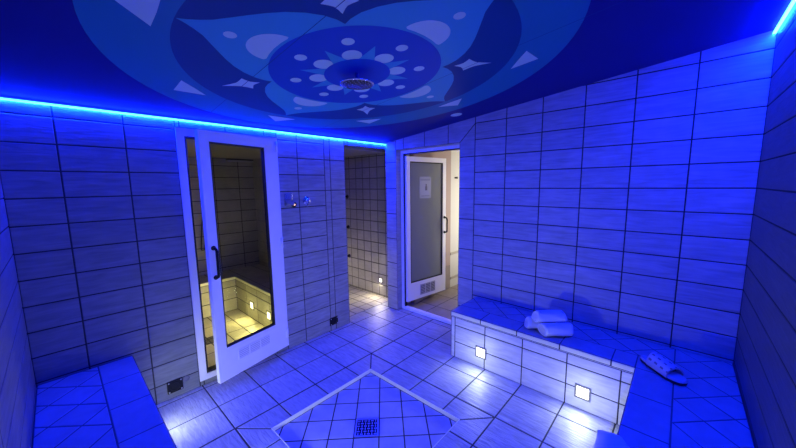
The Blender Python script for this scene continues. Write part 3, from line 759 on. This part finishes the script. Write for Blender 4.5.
# ------------------------------------------------------------------ towels
def towel_roll(name, label, a, b, r, seed, group='rolled towels on the bench', flat=0.86):
    """rolled towel with spiral ends, axis a-b at its centre"""
    rnd = random.Random(seed); d = (b-a); L = d.length; d.normalize(); x = Vector((-d.y, d.x, 0)).normalized(); z = Vector((0, 0, 1))
    bm = bmesh.new(); nl, ns = 22, 40; rings = []
    ph = rnd.random()*6
    for i in range(nl+1):
        t = i/nl; ring = []
        e = 1.0
        ed = min(t, 1-t)*L
        if ed < 0.02: e = 0.80+0.20*math.sqrt(max(0, 1-((0.02-ed)/0.02)**2))
        for k in range(ns):
            th_ = 2*PI*k/ns
            lip = 0.045*max(0, math.cos(th_-0.6))**10          # loose outer flap
            rr = r*e*(1+0.035*math.sin(3*th_+ph+2*t)+0.03*math.sin(7*t+ph)+0.02*math.sin(5*th_-9*t)+lip)
            sag = flat if math.sin(th_) < 0 else 0.97
            ring.append(bm.verts.new(a + d*(L*t + 0.012*math.sin(th_+ph)*(1 if t > .9 else -1 if t < .1 else 0)) + x*(rr*1.08*math.cos(th_)) + z*(rr*sag*math.sin(th_))))
        rings.append(ring)
    for p, q in zip(rings, rings[1:]):
        for k in range(ns): bm.faces.new((p[k], p[(k+1) % ns], q[(k+1) % ns], q[k]))
    for ring, sgn, cen in ((rings[0], -1, a), (rings[-1], 1, b)):     # spiral-looking ends: concentric grooves
        prev = ring
        for fr, dp in ((0.86, -0.006), (0.74, -0.012), (0.62, 0.002), (0.48, -0.012), (0.36, 0.002), (0.22, -0.012), (0.1, -0.004)):
            cur = [bm.verts.new(cen + (v.co-cen-d*((v.co-cen).dot(d)))*fr + d*(sgn*dp + (v.co-cen).dot(d)*fr)) for v in ring]
            for k in range(ns):
                f = (prev[k], prev[(k+1) % ns], cur[(k+1) % ns], cur[k])
                bm.faces.new(f if sgn > 0 else f[::-1])
            prev = cur
        bm.faces.new(prev if sgn > 0 else prev[::-1])
    bmesh.ops.recalc_face_normals(bm, faces=bm.faces[:])
    o = obj(name, bm, M['towel'], smooth=True); tag(o, label, 'towel', group)
    return o
ZS = ZB+.012
def B(x, y, h): return P(x, y, ZS+h)
towel_roll('rolled_towel', 'white rolled towel lying in front at the bottom of the stack of three', B(13.06, -2.70, .32), B(14.16, -1.72, .32), 0.32*U, 3)
towel_roll('rolled_towel', 'white rolled towel at the back left underneath the stack of three', B(12.22, -2.40, .32), B(13.30, -1.42, .32), 0.32*U, 5)
towel_roll('rolled_towel', 'white rolled towel lying on top of the stack of three', B(12.66, -2.52, .82), B(13.78, -1.52, .82), 0.30*U, 9)

# folded towel hanging over the edge of the right bench
bm = bmesh.new()
prof2 = [(17.35, 0.024), (17.35, 0.16), (17.2, 0.22), (16.95, 0.24), (16.75, 0.24), (16.54, 0.20), (16.37, 0.08), (16.30, -0.12), (16.27, -0.55), (16.30, -0.95), (16.44, -1.0), (16.58, -0.9), (16.61, -0.4), (16.64, -0.02), (16.70, 0.026), (17.0, 0.024)]
ny = 24; rings = []
for i in range(ny+1):
    t = i/ny; y = -7.62-2.3*t
    kx = min(1, 0.10+t/0.40); kh = math.sqrt(max(0.0, 1-max(0, (0.28-t)/0.28)**2)) if t < 0.28 else 1.0
    ring = []
    for x, h in prof2:
        xx = 16.80+(x-16.80)*kx if x > 16.80 else x
        hh = (h*(0.30+0.70*kh) if h > 0.03 else h*(0.12+0.88*kh)) if abs(h) > 0.03 else h
        if x < 16.6: hh += 0.01*math.sin(9*t+x*4)
        ring.append(bm.verts.new(B(xx, y, hh)))
    rings.append(ring)
n = len(prof2)
for p, q in zip(rings, rings[1:]):
    for k in range(n): bm.faces.new((p[k], p[(k+1) % n], q[(k+1) % n], q[k]))
bm.faces.new(rings[0]); bm.faces.new(rings[-1][::-1])
bmesh.ops.recalc_face_normals(bm, faces=bm.faces[:])
tag(obj('draped_towel', bm, M['towel'], smooth=True), 'pale folded towel draped over the right bench edge at the bottom of the picture', 'towel')

# ------------------------------------------------------------------ slipper on the bench corner
sl = thing('slipper', 'grey slide slipper with broad strap and dark sole on the bench corner', 'slipper', B(17.5, -2.62, 0))
ax = Vector((0.70, -0.71, 0)).normalized(); ay = Vector((0.71, 0.70, 0)).normalized()
c0 = B(17.56, -2.66, 0)
def SPt(s, w, h): return c0 + ax*(s*U) + ay*(w*U) + Vector((0, 0, h*U))
outline = []
N = 40
for k in range(N):
    a = 2*PI*k/N; s = math.cos(a)*0.93; w0 = math.sin(a)
    wid = 0.31+0.05*s-0.06*math.exp(-((s+0.1)/0.3)**2)
    w = math.copysign(abs(w0)**0.72, w0)*wid + 0.03*s
    outline.append((s, w))
def slab(h0, h1, sc0, sc1, lift):
    bm = bmesh.new()
    lf = lambda s: lift*max(0, (s-0.45))**2
    b = [SPt(s*sc0, w*sc0, h0+lf(s)) for s, w in outline]; tp = [SPt(s*sc1, w*sc1, h1+lf(s)) for s, w in outline]
    hexa(bm, b, tp); return bm
obj('sole', slab(0.0, 0.11, 0.97, 1.0, 0.12), M['sole'], sl)
obj('footbed', slab(0.112, 0.20, 1.0, 0.95, 0.12), M['rubber'], sl)
bm = bmesh.new()
ng, na = 14, 16; gr = []
for i in range(ng+1):
    s = -0.38+0.92*i/ng; row = []
    for j in range(na+1):
        a = PI*j/na
        wid = 0.33+0.04*s
        row.append((SPt(s, math.cos(a)*wid+0.03*s, 0.13+math.sin(a)**0.8*(0.50-0.20*max(0, s+0.1))), SPt(s, math.cos(a)*wid*.88+0.03*s, 0.13+math.sin(a)**0.8*(0.45-0.20*max(0, s+0.1)))))
    gr.append(row)
for i in range(ng):
    for j in range(na):
        hole = (i % 4 in (1, 2)) and (j % 3 == 1) and 2 < j < na-2
        mi = 1 if hole else 0
        quad(bm, [gr[i][j][0], gr[i+1][j][0], gr[i+1][j+1][0], gr[i][j+1][0]], mi)
        quad(bm, [gr[i][j+1][1], gr[i+1][j+1][1], gr[i+1][j][1], gr[i][j][1]], 0)
for i in (0, ng):
    for j in range(na): quad(bm, [gr[i][j][0], gr[i][j+1][0], gr[i][j+1][1], gr[i][j][1]], 0)
bmesh.ops.remove_doubles(bm, verts=bm.verts[:], dist=0.0003)
obj('strap', bm, [M['rubber'], M['ink']], sl, smooth=True)

# ------------------------------------------------------------------ camera, world, colour
R = ((0.73955335, 0.67298126, -0.01253253), (0.07602653, -0.10201822, -0.9918731), (-0.66879055, 0.73259027, -0.12661235))
r_, d_, f_ = Vector(R[0]), Vector(R[1]), Vector(R[2])
mw = Matrix(((r_.x, -d_.x, -f_.x, 0), (r_.y, -d_.y, -f_.y, 0), (r_.z, -d_.z, -f_.z, 0), (0, 0, 0, 1)))
cam = bpy.data.cameras.new('camera'); co = bpy.data.objects.new('camera', cam); C.objects.link(co)
co.matrix_world = Matrix.Translation(P(17.65622, -17.97717, 0.32238)) @ mw
cam.sensor_width = 36; cam.lens = 312.0/796*36; cam.clip_start = 0.02
sc = bpy.context.scene; sc.camera = co
w = bpy.data.worlds.new('world'); sc.world = w; w.use_nodes = True
w.node_tree.nodes['Background'].inputs[0].default_value = (0.002, 0.003, 0.01, 1); w.node_tree.nodes['Background'].inputs[1].default_value = 1.0
sc.view_settings.view_transform = 'Standard'; sc.view_settings.look = 'None'; sc.view_settings.exposure = 0.1
sc.cycles.use_denoising = True
sc.cycles.max_bounces = 10; sc.cycles.diffuse_bounces = 6; sc.cycles.sample_clamp_indirect = 6
